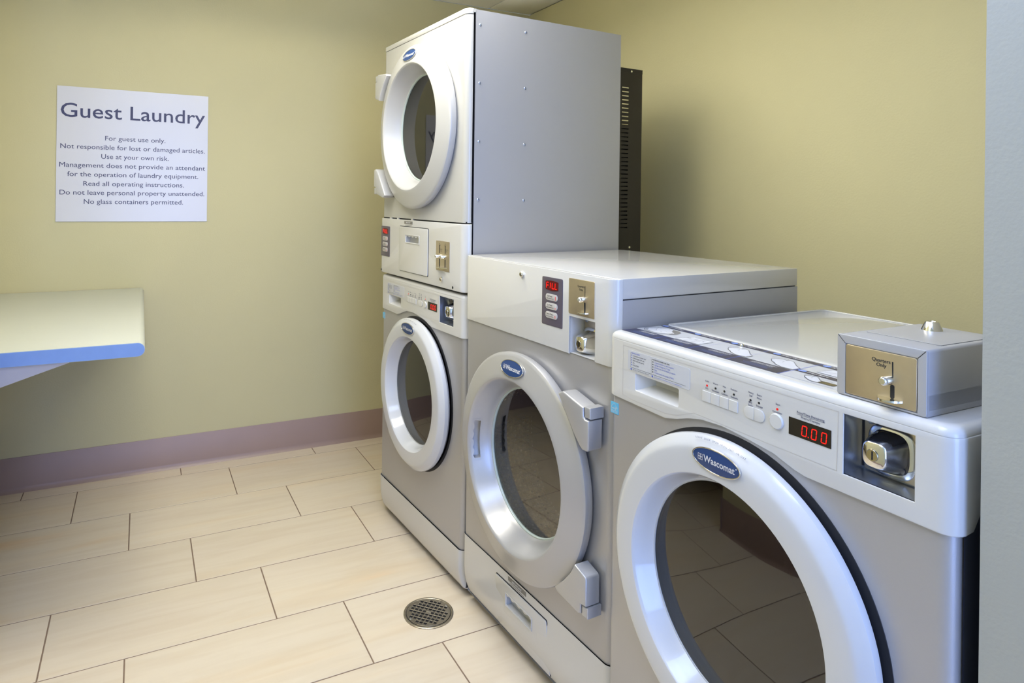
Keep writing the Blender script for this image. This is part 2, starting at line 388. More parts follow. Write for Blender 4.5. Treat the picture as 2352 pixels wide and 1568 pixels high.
# ceiling lamps: one over the stack, one added as cool fill
for k, (x, y, pw_, col_) in enumerate(CEIL_LAMPS):
    t = empty('ceiling_light', (x, y, HC-.22)); tag(t, ('long ceiling lamp over the stacked machines', 'added cool fill lamp over the nearest washer')[k], 'ceiling lamp')
    bm = NB()
    for a, b in (((-.6, -.3, 0), (.6, -.28, .029)), ((-.6, .28, 0), (.6, .3, .029)), ((-.6, -.28, 0), (-.58, .28, .029)), ((.58, -.28, 0), (.6, .28, .029))): box(bm, a, b)
    bobj('frame', bm, 'plain', t)
    for q in (-.5, .5): bm = NB(); zlathe(bm, [(.006, .02), (.006, .22)], q, 0, 12); bobj('hanger', bm, 'plain', t)
    boxo('diffuser', (-.58, -.28, .008), (.58, .28, .014), 'diffuser', t)
    area('ceiling_fill_uplight', (x, y, HC-.18), (x, y, 9), .5, 1.1, (24, 10)[k], col_)  # added uplight to brighten the ceiling; lamps hang low so it spreads
    l = area('ceiling_lamp_light', (x, y, HC-.225), (x, y, 0), .54, 1.14, pw_, col_)

# ------------------------------------------------------------------ shared machine pieces
def cabinet(parent, u0, u1, z0, z1, depth, m, hole=None, r=.024, zf0=None, frontm=None, hv=0, zf1=None, more=(), ext=0):
    """body: bent front sheet with the door opening, plus side, back, top and bottom sheets"""
    zf0 = z0 if zf0 is None else zf0
    L = math.pi*r/2; polys = [[(u0+r-L, zf0), (u1-r+L+ext, zf0), (u1-r+L+ext, zf1 or z1), (u0+r-L, zf1 or z1)]]
    if hole: polys.append(circ(hole[0], hole[1], hole[2]))
    plate('front_panel', polys+list(more), hv, hv+.004, frontm or m, parent, bend=(u0+r, u1-r, r))
    i_ = .0015 if ext else 0; bm = NB(); box(bm, (u0+i_, r, z0), (u1-i_, depth, z1))
    for f in [f for f in bm.faces if f.calc_center_median().y < r+1e-4]: bm.faces.remove(f)
    return bm
def door(parent, cu, cz, prof, m, handle=0, n=120):
    bm = NB(); fs = lathe(bm, prof, cu, cz, n)
    if handle:
        jj = handle[0]; sel = [fs[(j, i % n)] for j in jj for i in range(handle[1], handle[2])]
        r = bmesh.ops.extrude_face_region(bm, geom=sel); bmesh.ops.delete(bm, geom=sel, context='FACES')
        vv = [g for g in r['geom'] if isinstance(g, bmesh.types.BMVert)]
        sgn = -1 if handle[3] < 0 else 1
        bmesh.ops.translate(bm, verts=vv, vec=(sgn*.022, .012, 0))
    return bobj('door', bm, m, parent, 24)
def glass_part(bm, m, parent):
    bmesh.ops.recalc_face_normals(bm, faces=bm.faces)
    if sum(f.normal.y for f in bm.faces) > 0: bmesh.ops.reverse_faces(bm, faces=bm.faces)
    me = bpy.data.meshes.new('door_glass'); bm.to_mesh(me); bm.free(); return link('door_glass', me, m, parent, 80)
def badge(parent, cu, cz, v, w=.104, h=.041, tilt=0):
    b = plate('badge', [circ(cu, cz, w/2, 48, h/2)], v-.0025, v+.001, 'badge', parent, bev=.001)
    plate('badge_rim', [circ(cu, cz, w/2+.0018, 48, h/2+.0018), circ(cu, cz, w/2-.0004, 48, h/2-.0004)], v-.0032, v, 'chrome', b, bev=.0004)
    k = Ink(FRONT(cu, v-.0026, cz)); k.text('Wascomat', .0075, -.0055, h=.0118, w=.068, bold=.022)
    for i in (0, 1):
        for j in (0, 1):
            x, y = -.0385+i*.0052, -.0055+j*.0052; k.line([(x, y), (x+.0045, y), (x+.0045, y+.0045), (x, y+.0045)], .0009, close=True)
    k.dot(.0445, .0045, .0012); k.done('lettering', 'printW', b)
    if tilt: c = Matrix.Translation((0, v, cz-(.9724 if cz > 1 else 0))); b.matrix_local = c @ Matrix.Rotation(-tilt, 4, 'X') @ c.inverted()
def key_lock(parent, u, z, v=0, r=.0075):
    bm = NB(); cyl(bm, u, z, r, v-.006, v, .0015, 8); o = bobj('key_lock', bm, 'chrome', parent, 30)
    bm = NB(); cyl(bm, u, z, r*.62, v-.0075, v-.005, .0005, 20); bobj('key_barrel', bm, 'brass', o)
    boxo('keyhole', (u-.0007, v-.0079, z-.0035), (u+.0007, v-.0074, z+.0035), 'dark', o)
def coin_mech(parent, u0, z0, u1, z1, v=0, double=False, txt=True, s=1.0, su=None):
    """stainless plate with slot, reject button and return cup"""
    p = plate('coin_plate', [rrect(u0, z0, u1, z1, .003)], v-.0012, v+.001, 'steel', parent, bev=.0004)
    cols = [su if su else (u0+u1)/2+.010*s] if not double else [(u0+u1)/2-.022, (u0+u1)/2+.018]
    for c in cols:
        H = z1-z0
        sl = [(c-.0009, z1-.16*H), (c+.0009, z1-.16*H), (c+.0011, z1-.46*H), (c-.0003, z1-.46*H)] if not double else rrect(c-.002, z1-.42*H, c+.002, z1-.14*H, .0015)
        plate('coin_slot', [sl], v-.0016, v-.0011, 'dark', p)
        bm = NB(); cyl(bm, c-.004*s, z1-.52*H, .0062*s, v-.019*s, v-.001, .002, 28); bobj('reject_button', bm, 'chrome', p)
        plate('return_slot', [rrect(c-.0028*s, z0+.13*H, c+.0028*s, z0+.40*H, .0025*s)], v-.0017, v-.0011, 'dark', p)
    bm = NB()
    a, b = cols[0]-.020*s, cols[-1]+.014*s; zc = z0+.115*(z1-z0); pts = []
    n = 18
    for i in range(n+1):
        x = a+(b-a)*i/n; d = math.sin(math.pi*i/n)**.6*.017*s; pts.append((x, d))
    top_ = [bm.verts.new((x, v-.001-d, zc+.0012)) for x, d in pts]; bot = [bm.verts.new((x, v-.001-d, zc-.0016)) for x, d in pts]
    bm.faces.new(top_); bm.faces.new(list(reversed(bot)))
    for i in range(n): bm.faces.new([top_[i], top_[i+1], bot[i+1], bot[i]])
    bm.faces.new([top_[n], top_[0], bot[0], bot[n]])
    bobj('return_cup', bm, 'chrome', p)
    if txt:
        k = Ink(FRONT(0, v-.0012, 0))
        if double:
            for c in cols: k.text('Quarters', c+.011, z1-.29*(z1-z0), h=.0035); k.text('Only', c+.011, z1-.35*(z1-z0), h=.0035); k.line([(c-.005, z1-.16*H), (c, z1-.07*H), (c+.005, z1-.16*H)], .001)
        else:
            k.text('Quarters', cols[0]-.016*s, z1-.21*(z1-z0), h=.0052*s, bold=.01); k.text('Only', cols[0]-.0155*s, z1-.30*(z1-z0), h=.0052*s, bold=.01)
        k.done('lettering', 'printK', p)
    return p
def lock_recess(parent, u0, z0, u1, z1, m='steelB', depth=.05, cu=None, cz=None, ml='chrome', back='steel'):
    """open pocket behind the panel with the coin vault lock in it"""
    bm = NB(); box(bm, (u0, .0008, z0), (u1, depth, z1)); bmesh.ops.delete(bm, geom=[f for f in bm.faces if f.calc_center_median().y < .001], context='FACES')
    rc = bobj('lock_recess', bm, m, parent)
    plate('back_plate', [rrect(u0+.002, z0+.002, u1-.001, z1-.001, .003)], depth-.004, depth-.001, back, rc, bev=.0008)
    cu = cu or (u0+u1)/2-.014; cz = cz or (z0+z1)/2-.008
    bm = NB(); loft(bm, [(depth-.004, cu+.003, cz, .034, .037), (depth-.007, cu+.003, cz, .034, .037), (depth-.009, cu+.003, cz, .032, .035), (depth-.010, cu+.003, cz, .0275, .030), (depth-.030, cu+.001, cz, .0215, .0235), (.010, cu, cz, .0178, .0195), (.0075, cu, cz, .0165, .018), (.0065, cu, cz, .015, .0165)], 48)
    h = bobj('lock_housing', bm, ml, rc, 35)
    bm = NB(); cyl(bm, cu-.001, cz, .0085, .0045, .008, .0006, 32); bobj('key_barrel', bm, 'brass', rc)
    boxo('keyhole', (cu-.0012, .0038, cz-.006), (cu+.0004, .0046, cz+.006), 'dark', rc)
    for dz in (z1-.012, z0+.012): bm = NB(); cyl(bm, u0+.013, dz, .0055, depth-.008, depth-.004, .0015, 20); bobj('screw', bm, 'steelB', rc)
    return rc
def keypad(parent, u0, z0, u1, z1, v=0):
    p = plate('keypad', [rrect(u0, z0, u1, z1, .004)], v-.0012, v+.001, 'keypanel', parent, bev=.0004)
    w, h = u1-u0, z1-z0; cx = u0+.49*w
    a, b = cx-.31*w, cx+.31*w; t, q = z1-.085*h, z1-.25*h
    o = []
    for i in range(9): s = i/8; o.append((a+(b-a)*s, q-.003*math.sin(math.pi*s)))
    for i in range(9): s = i/8; o.append((b-(b-a)*s, t+.0025*math.sin(math.pi*s)))
    plate('display', [o], v-.0020, v-.0010, 'redbg', p)
    k = Ink(FRONT(0, v-.0021, 0)); sw = (b-a)*.15
    for i, c in enumerate('FILL'): seg7(k, c, a+(b-a)*(.09+.225*i), q+.003, sw, (t-q)-.006, .0023)
    k.done('display_digits', 'red', p)
    names = (('Hi Temp', 'Alta temperatura', .9), ('Lo Temp', 'Baja temperatura', .35), ('Perm Press', 'Planchado permanente', .6))
    kt = Ink(FRONT(0, v-.0026, 0)); kr = Ink(FRONT(0, v-.0026, 0)); kw = Ink(FRONT(0, v-.0025, 0))
    for i, (e, s_, f) in enumerate(names):
        cz = z1-(.41+.185*i)*h; hw, hh = .29*w, .068*h
        plate('key', [rrect(cx-hw, cz-hh, cx+hw, cz+hh, hh*.96, 8)], v-.0026, v-.001, 'keypad', p, bev=.0005)
        kt.text(e, cx-.006, cz+.0008, h=.0042, bold=.006); kt.text(s_, cx-.005, cz-.0042, h=.0026, w=.030, bold=.01)
        x = cx+hw-.0085
        kw.poly([(x-.0012, cz-.0055), (x+.0012, cz-.0055), (x+.0012, cz+.0055), (x-.0012, cz+.0055)])
        kr.poly([(x-.001, cz-.0055), (x+.001, cz-.0055), (x+.001, cz-.0055+.011*f), (x-.001, cz-.0055+.011*f)])
    kt.done('lettering', 'printK', p); kw.done('gauges', 'printW', p); kr.done('gauge_levels', 'redlamp', p)
def scallop(u0, u1, z0, z1, n=4, amp=.006, k=40):
    """finger pull outline: rectangle with a scalloped upper edge"""
    p = [(u0, z0), (u1, z0), (u1, z1)]
    for i in range(1, k): s = i/k; p.append((u1+(u0-u1)*s, z1-amp*(abs(math.cos(math.pi*n*s))**1.3)*1.0 if 0 < i < k else z1))
    p.append((u0, z1)); return p
def drawer_front(parent, u0, z0, u1, z1, hu0, hz0, hu1, hz1, fn=None, v=0, m='white'):
    # dark joint round the drawer, the drawer front with its pull opening, pocket behind
    plate('drawer_joint', [rrect(u0-.0016, z0-.0016, u1+.0016, z1+.0022, .006), rrect(u0+.003, z0+.003, u1-.003, z1-.003, .005)], v-.0006, v+.001, 'dark', parent, fn=fn)
    d = plate('drawer', [rrect(u0, z0, u1, z1, .006), scallop(hu0, hu1, hz0, hz1)], v-.0035, v-.0005, m, parent, bev=.0012, fn=fn)
    bm = NB(); box(bm, (hu0-.003, v-.001, hz0-.003), (hu1+.003, v+.016, hz1+.003))
    bmesh.ops.delete(bm, geom=[f for f in bm.faces if f.calc_center_median().y < v-.0005], context='FACES')
    if fn:
        for q in bm.verts: q.co = fn(q.co)
    bobj('pull_pocket', bm, m, d)
    plate('pull_frame', [rrect(hu0-.004, hz0-.004, hu1+.004, hz1+.004, .002), rrect(hu0-.0015, hz0-.0015, hu1+.0015, hz1+.0015, .001)], v-.0052, v-.0032, m, d, bev=.0007, fn=fn)
    return d
def important_label(parent, u, z, w=.075, v=0, fn=None, cl=''):
    p = plate('warning_label', [rrect(u-w/2, z-.0055, u+w/2, z+.0055, .0005)], v-.0008, v+.0003, 'greyfill', parent, fn=fn)
    k = Ink(FRONT(u, v-.0008, z)); k.text('IMPORTANT', 0, -.003, h=.006, w=w*.55, bold=.02)
    if fn:
        for q in k.bm.verts: q.co = fn(q.co)
    k.done('lettering', 'printW', p)
    k = Ink(FRONT(u, v, z))
    for i in range(4): k.line([(-w*.40, -.010-.0042*i), (w*.40, -.010-.0042*i)], .0011)
    if fn:
        for q in k.bm.verts: q.co = fn(q.co)
    k.done('small_print', 'printK', parent)
def dryer_hinge(parent, cu, cz, sx, sz):
    """leaf on the door plus the pin block; (sx, sz) mirror it about the door axis"""
    P_ = lambda q: [(cu+sx*a, cz+sz*b) for a, b in q]
    fl = lambda q: q if sx*sz > 0 else list(reversed(q))
    up = [(.2075, .248), (.224, .257), (.232, .257), (.302, .240), (.302, .219), (.3085, .214), (.322, .214), (.322, .150), (.3165, .144), (.300, .143), (.290, .150), (.270, .170), (.240, .207)]
    h = plate('hinge', [fl(P_(up))], -.046, -.004, 'pearlS' if M_RING == 'pearlS' else 'pearl', parent, bev=.004, res=2)
    q = [(.3045, .218), (.324, .218), (.324, .243), (.3045, .243)]
    plate('hinge_pin', [fl(P_(q))], -.043, -.001, 'pearlS' if M_RING == 'pearlS' else 'pearl', h, bev=.003)
def dryer_hinge_low(parent, cu, cz, sx, sz):
    P_ = lambda q: [(cu+sx*a, cz+sz*b) for a, b in q]
    fl = lambda q: q if sx*sz > 0 else list(reversed(q))
    lo = [(.278, -.128), (.315, -.138), (.3195, -.143), (.3195, -.204), (.301, -.207), (.301, -.228), (.292, -.2325), (.214, -.225), (.203, -.216), (.236, -.186), (.262, -.155)]
    h = plate('hinge', [list(reversed(fl(P_(lo))))], -.046, -.004, 'pearlS' if M_RING == 'pearlS' else 'pearl', parent, bev=.004)
    q = [(.3035, -.231), (.3235, -.231), (.3235, -.207), (.3035, -.207)]
    plate('hinge_pin', [fl(P_(q))], -.043, -.001, 'pearlS' if M_RING == 'pearlS' else 'pearl', h, bev=.003)
M_RING = 'pearlS'
def dryer_door(parent, cu, cz, m, flip=1, handle_side=-1):
    global M_RING
    M_RING = m
    prof = [(.262, .002), (.286, -.001), (.2925, -.006), (.2958, -.013), (.2963, -.0235), (.2948, -.0282), (.2910, -.0312), (.2860, -.0330), (.262, -.0400), (.240, -.0464), (.2325, -.0484), (.2288, -.0487), (.2270, -.0478),
            (.2235, -.0440), (.2207, -.0385), (.2155, -.0285), (.2098, -.0172), (.2065, -.0105), (.1995, .004), (.196, .014), (.193, .018)]
    # rows 13..15 of the funnel carry the finger pull
    c = 60 if handle_side < 0 else 0
    d = door(parent, cu, cz, prof, m, handle=((14, 15), c-5 if handle_side > 0 else c-5, c+5, handle_side))
    # pull frame: scalloped lip along the pocket
    bm = NB(); sg = -1 if handle_side < 0 else 1
    K = 36
    def fp(a, r, v): return (cu+sg*r*math.cos(a), v, cz+r*math.sin(a))
    A0 = R(16)
    strip = []
    for i in range(K+1):
        a = -A0+2*A0*i/K; sc = .0012+.0042*abs(math.cos(math.pi*5*i/K)); t0, t1 = -.0398, -.0380+sc
        rr = lambda v: .2207+(v+.0385)*(.2155-.2207)/.010
        strip.append((bm.verts.new(fp(a, rr(t0)-.0006, t0)), bm.verts.new(fp(a, rr(t1)-.0006, t1)), bm.verts.new(fp(a, rr(t1)+.0012, t1+.0006))))
    for p, q in zip(strip, strip[1:]):
        bm.faces.new([p[0], q[0], q[1], p[1]]); bm.faces.new([p[1], q[1], q[2], p[2]])
    for a_ in (-A0, A0):
        q = [bm.verts.new(fp(a_+da, rr(v)-.0006, v)) for da, v in ((-.008, -.0398), (.008, -.0398), (.008, -.0158), (-.008, -.0158))]; bm.faces.new(q)
    q0 = None
    for i in range(K+1):
        a = -A0+2*A0*i/K; c = (bm.verts.new(fp(a, rr(-.0178)-.0008, -.0178)), bm.verts.new(fp(a, rr(-.0158)-.0008, -.0158)))
        if q0: bm.faces.new([q0[0], c[0], c[1], q0[1]])
        q0 = c
    bobj('pull_lip', bm, m, d)
    gasket = NB(); lathe(gasket, [(.200, .016), (.1925, .0145), (.1905, .0165), (.1905, .022), (.200, .024)], cu, cz, 96)
    bobj('glass_rim', gasket, 'glassrim', d)
    bm = NB(); lathe(bm, [(0, .0205), (.192, .0205)], cu, cz, 96); glass_part(bm, 'glassA' if cz > 1 else 'glassD', d)
    badge(d, cu, cz+.2580, -.0418, tilt=R(15.3))
    # perforated drum and bulkhead behind the glass
    bm = NB(); lathe(bm, [(.203, .012), (.222, .05), (.240, .12), (.240, .50), (0, .52)], cu, cz, 72)
    bobj('drum', bm, drum_mat(cu, cz-(.9724 if cz > 1 else 0)), parent)
    dryer_hinge(d, cu, cz, -handle_side, flip); dryer_hinge_low(d, cu, cz, -handle_side, flip)
    return d

# ------------------------------------------------------------------ dryer with the coin panel above (middle machine)
def curve_fn(z1, z0, depth):
    """white lower front that tucks in towards the floor"""
    def f(co):
        t = max(0, min(1, (z1-co.z)/(z1-z0))); return Vector((co.x, co.y+depth*(1-math.sqrt(max(0, 1-t**2.2)))**1.0, co.z))
    return f
def kick(parent, u0, u1, z0, z1, depth, m, zs, name='kick_panel', r=.022, hole=None):
    """lower front panel: vertical above zs, curving back to `depth` at z0, rounded end corners"""
    bm = NB(); cols = []
    n = 22; zz = [z1-(z1-z0)*i/n for i in range(n+1)]
    us = []
    L = 8
    for i in range(L+1): a = math.pi/2*(1-i/L); us.append((u0+r-r*math.sin(a), r-r*math.cos(a)))
    for i in range(1, 40): us.append((u0+r+(u1-u0-2*r)*i/40, 0))
    for i in range(L+1): a = math.pi/2*i/L; us.append((u1-r+r*math.sin(a), r-r*math.cos(a)))
    us = [(u0, .2)]+us+[(u1, .2)]
    for z in zz:
        t = max(0, (zs-z)/(zs-z0)); d = depth*(1-math.sqrt(max(0, 1-t*t)))
        row = []
        for (u, v) in us:
            cxx = max(u0+r, min(u1-r, u)); k = d*.5
            row.append(bm.verts.new((u+(cxx-u)*min(1, d/.05)*.5, v+d if v < .15 else v, z)))
        cols.append(row)
    for p, q in zip(cols, cols[1:]):
        for i in range(len(p)-1):
            c = (p[i].co+q[i+1].co)/2
            if hole and hole[0] < c.x < hole[2] and hole[1] < c.z < hole[3]: continue
            bm.faces.new([p[i], p[i+1], q[i+1], q[i]])
    return bobj(name, bm, m, parent, 60)

B = empty('tumble_dryer', (2.1833, .0177, 0), R(2.646))
tag(B, 'silver tumble dryer with white coin panel and red display, between stack and front washer', 'dryer')
bu0, bu1, r = -.6941, 0.0, .024
DBC = (-.352, .562)
bm = cabinet(B, bu0, bu1, .03, 1.047, .6462, 'silver', (DBC[0], DBC[1], .235), r, zf0=.2239, hv=.003, zf1=.8985)
bobj('cabinet', bm, 'side', B)
z0, z1 = .8969, 1.0959
kL = math.pi*r/2
cp = plate('control_panel', [[(bu0+r-kL, z0), (-.162, z0), (-.162, .989), (-.065, .989), (-.065, z0), (bu1-r+kL, z0), (bu1-r+kL, z1-.001), (bu0+r-kL, z1-.001)]], -.001, .004, 'white', B, bev=.0012, bend=(bu0+r, bu1-r, r))
boxo('lid', (bu0+.001, .016, 1.049), (bu1, .6462, 1.0959), 'lid', B, bev=.0025)
boxo('lid_joint', (bu0+.003, .03, 1.045), (bu1-.003, .640, 1.0495), 'dark', B)
lk = lock_recess(B, -.162, .900, -.065, .989, 'white', .050, cu=-.131, cz=.925, back='steel')
key_lock(B, -.369, 1.069, -.001, .0085)
keypad(B, -.275, .952, -.188, 1.075, -.001)
coin_mech(B, -.163, .996, -.066, 1.0825, -.001, s=.95, su=-.101)
kf = curve_fn(.15, .02, .04)
kick(B, bu0, bu1, .024, .2239, .045, 'white', .13, hole=(-.445, .125, -.287, .182))
def kfn(co):
    t = max(0, (.13-co.z)/(.13-.024)); t = min(t, 1); return Vector((co.x, co.y+.045*(1-math.sqrt(max(0, 1-t*t))), co.z))
drawer_front(B, -.486, .050, -.238, .197, -.427, .138, -.305, .1675, fn=kfn)
important_label(B, -.378, .2135, .088, 0)
boxo('base_frame', (bu0+.02, .06, .012), (bu1-.02, .62, .03), 'dark', B)
for x in (bu0+.05, bu1-.05):
    for y in (.10, .58):
        bm = NB(); zlathe(bm, [(0, .0002), (.02, .0002), (.02, .01), (.01, .012), (.01, .03), (0, .03)], x, y, 20); bobj('foot', bm, 'rubber', B)
dryer_door(B, *DBC, 'pearlS')

# ------------------------------------------------------------------ stacked dryer (top of the left stack)
AX, AY, AT = 1.4785, -.0117, R(3.4308)
D = empty('stacked_tumble_dryer', (AX, AY, 0), AT)
D.location.z = .9724
tag(D, 'tall white and grey tumble dryer stacked on top of the leftmost washer', 'dryer')
D0 = empty('tmp', (0, 0, 0))  # parts are modelled in floor coordinates, then dropped by the base height
au0, au1, r = -.686, 0.0, .022; kL = math.pi*r/2
n_before = set(bpy.data.objects)
DC = (-.348, 1.530)
bm = cabinet(D, au0, au1, 1.196, 1.8625, .6467, 'white', (DC[0], DC[1], .235), r, frontm='cream', hv=0)
bm.free()
bm = NB(); box(bm, (au0, .03, .975), (au1, .6467, 1.880))
bmesh.ops.delete(bm, geom=[f for f in bm.faces if f.calc_center_median().y < .031], context='FACES')
bobj('cabinet', bm, 'side', D)
boxo('corner_joint', (au0+.002, .0285, .98), (au1-.002, .034, 1.878), 'dark', D)
plate('top_cap', [[(au0+r-kL, 1.864), (au1-r+kL, 1.864), (au1-r+kL, 1.8825), (au0+r-kL, 1.8825)]], -.0015, .006, 'cream', D, bev=.002, bend=(au0+r, au1-r, r))
bm = NB(); ring = [(au0+r, .001), (au1-r, .001)]
outl = [(au0+r-r*math.sin(a), r-r*math.cos(a)) for a in [math.pi/2*(1-i/8) for i in range(9)]]+[(au1-r+r*math.sin(a), r-r*math.cos(a)) for a in [math.pi/2*i/8 for i in range(9)]]+[(au1, .032), (au0, .032)]
for zz in (1.868, 1.8805):
    pass
lo_ = [bm.verts.new((x, y, 1.870)) for x, y in outl]; hi_ = [bm.verts.new((x, y, 1.8815)) for x, y in outl]
bm.faces.new(lo_); bm.faces.new(hi_)
for i in range(len(outl)): bm.faces.new([lo_[i], lo_[(i+1) % len(outl)], hi_[(i+1) % len(outl)], hi_[i]])
bobj('top_strip', bm, 'cream', D)
DU0, DU1, dz0, dz1 = au0-.004, au1, .9735, 1.1915
kL2 = math.pi*r/2
plate('coin_panel', [[(DU0+r-kL2, dz0), (DU1-r+kL2, dz0), (DU1-r+kL2, dz1), (DU0+r-kL2, dz1)], rrect(-.437, 1.103, -.313, 1.140, .002)], -.006, .004, 'white', D, bev=.002, bend=(DU0+r, DU1-r, r))
boxo('panel_gap', (au0+.004, .006, 1.188), (au1-.004, .05, 1.199), 'dark', D)
for x in (-.60, -.53, -.40): boxo('clip', (x-.008, .000, 1.190), (x+.008, .01, 1.1965), 'white', D)
V = -.006
keypad(D, -.677, 1.040, -.590, 1.160, V)
drawer_front(D, -.494, .999, -.248, 1.1655, -.431, 1.1095, -.319, 1.134, v=V)
important_label(D, -.418, 1.1815, .072, V)
coin_mech(D, -.187, 1.030, -.088, 1.130, V, double=True, s=.9)
key_lock(D, -.142, 1.002, V, .0085)
for x_ in (-.675, -.066): bm = NB(); cyl(bm, x_, .983, .0045, V-.0006, V, 0, 16); bobj('screw_hole', bm, 'dark', D)
dryer_door(D, *DC, 'pearl', flip=-1, handle_side=1)
for v_ in (.033, .224):
    for z_ in (1.832, 1.645, 1.457, 1.270):
        v2 = v_ if v_ > .1 else .047
        bm = NB(); n = 16
        rr = [[bm.verts.new((x, v2+q*math.cos(2*math.pi*i/n), z_+q*math.sin(2*math.pi*i/n))) for i in range(n)] for x, q in ((0, .0052), (.0016, .0042), (.0022, .002), (.0012, .0018))]
        for a, b in zip(rr, rr[1:]):
            for i in range(n): bm.faces.new([a[i], a[(i+1) % n], b[(i+1) % n], b[i]])
        bm.faces.new(rr[-1]); bobj('screw', bm, 'steelB', D)
# black louvred rear guard
rg = None
gx = au1-.030; y0, y1, gz0, gz1 = .6467, .783, .98, 1.768
bm = NB(); t_ = .0008
for a, b in ((y0, .6505), (.6595, .682), (.716, y1)): box(bm, (gx-t_, a, gz0), (gx+t_, b, gz1))
for a, b, i0 in ((.682, .716, 0), (.6505, .6595, 5)):
    zs_ = [1.697-i*.01541 for i in range(i0, 35)]; hi = gz1
    for z in zs_: box(bm, (gx-t_, a, z+.0021), (gx+t_, b, hi)); hi = z-.0021
    box(bm, (gx-t_, a, gz0), (gx+t_, b, hi))
rg = bobj('rear_guard', bm, 'blackmetal', D)
bm = NB(); box(bm, (au0+.03, y0, gz1), (gx+.002, y1+.001, gz1+.002)); box(bm, (au0+.03, y0, gz0), (au0+.032, y1, gz1)); box(bm, (gx-.02, y1-.0012, gz0), (gx, y1, gz1)); box(bm, (gx-.002, y0, gz1-.014), (gx+.0018, y1, gz1))
bobj('guard_frame', bm, 'blackmetal', rg)
bm = NB(); box(bm, (gx-.014, y0, 1.0), (gx-.011, y1, 1.56)); bobj('guard_slot_shade', bm, 'dark', rg)  # dark sheet painting in the shade behind the slots
for zz in (gz1-.008, 1.099):
    bm = NB(); n = 12; c = [bm.verts.new((gx+.0030, .727+.004*math.cos(2*math.pi*i/n), zz+.004*math.sin(2*math.pi*i/n))) for i in range(n)]; c2 = [bm.verts.new((gx+.0005, .727+.005*math.cos(2*math.pi*i/n), zz+.005*math.sin(2*math.pi*i/n))) for i in range(n)]
    bm.faces.new(c)
    for i in range(n): bm.faces.new([c[i], c[(i+1) % n], c2[(i+1) % n], c2[i]])
    bobj('guard_screw', bm, 'chrome', rg)
for o in set(bpy.data.objects)-n_before:
    if o.type == 'MESH' and o.parent is not None:
        o.data.transform(Matrix.Translation((0, 0, -.9724)))
bpy.data.objects.remove(D0)

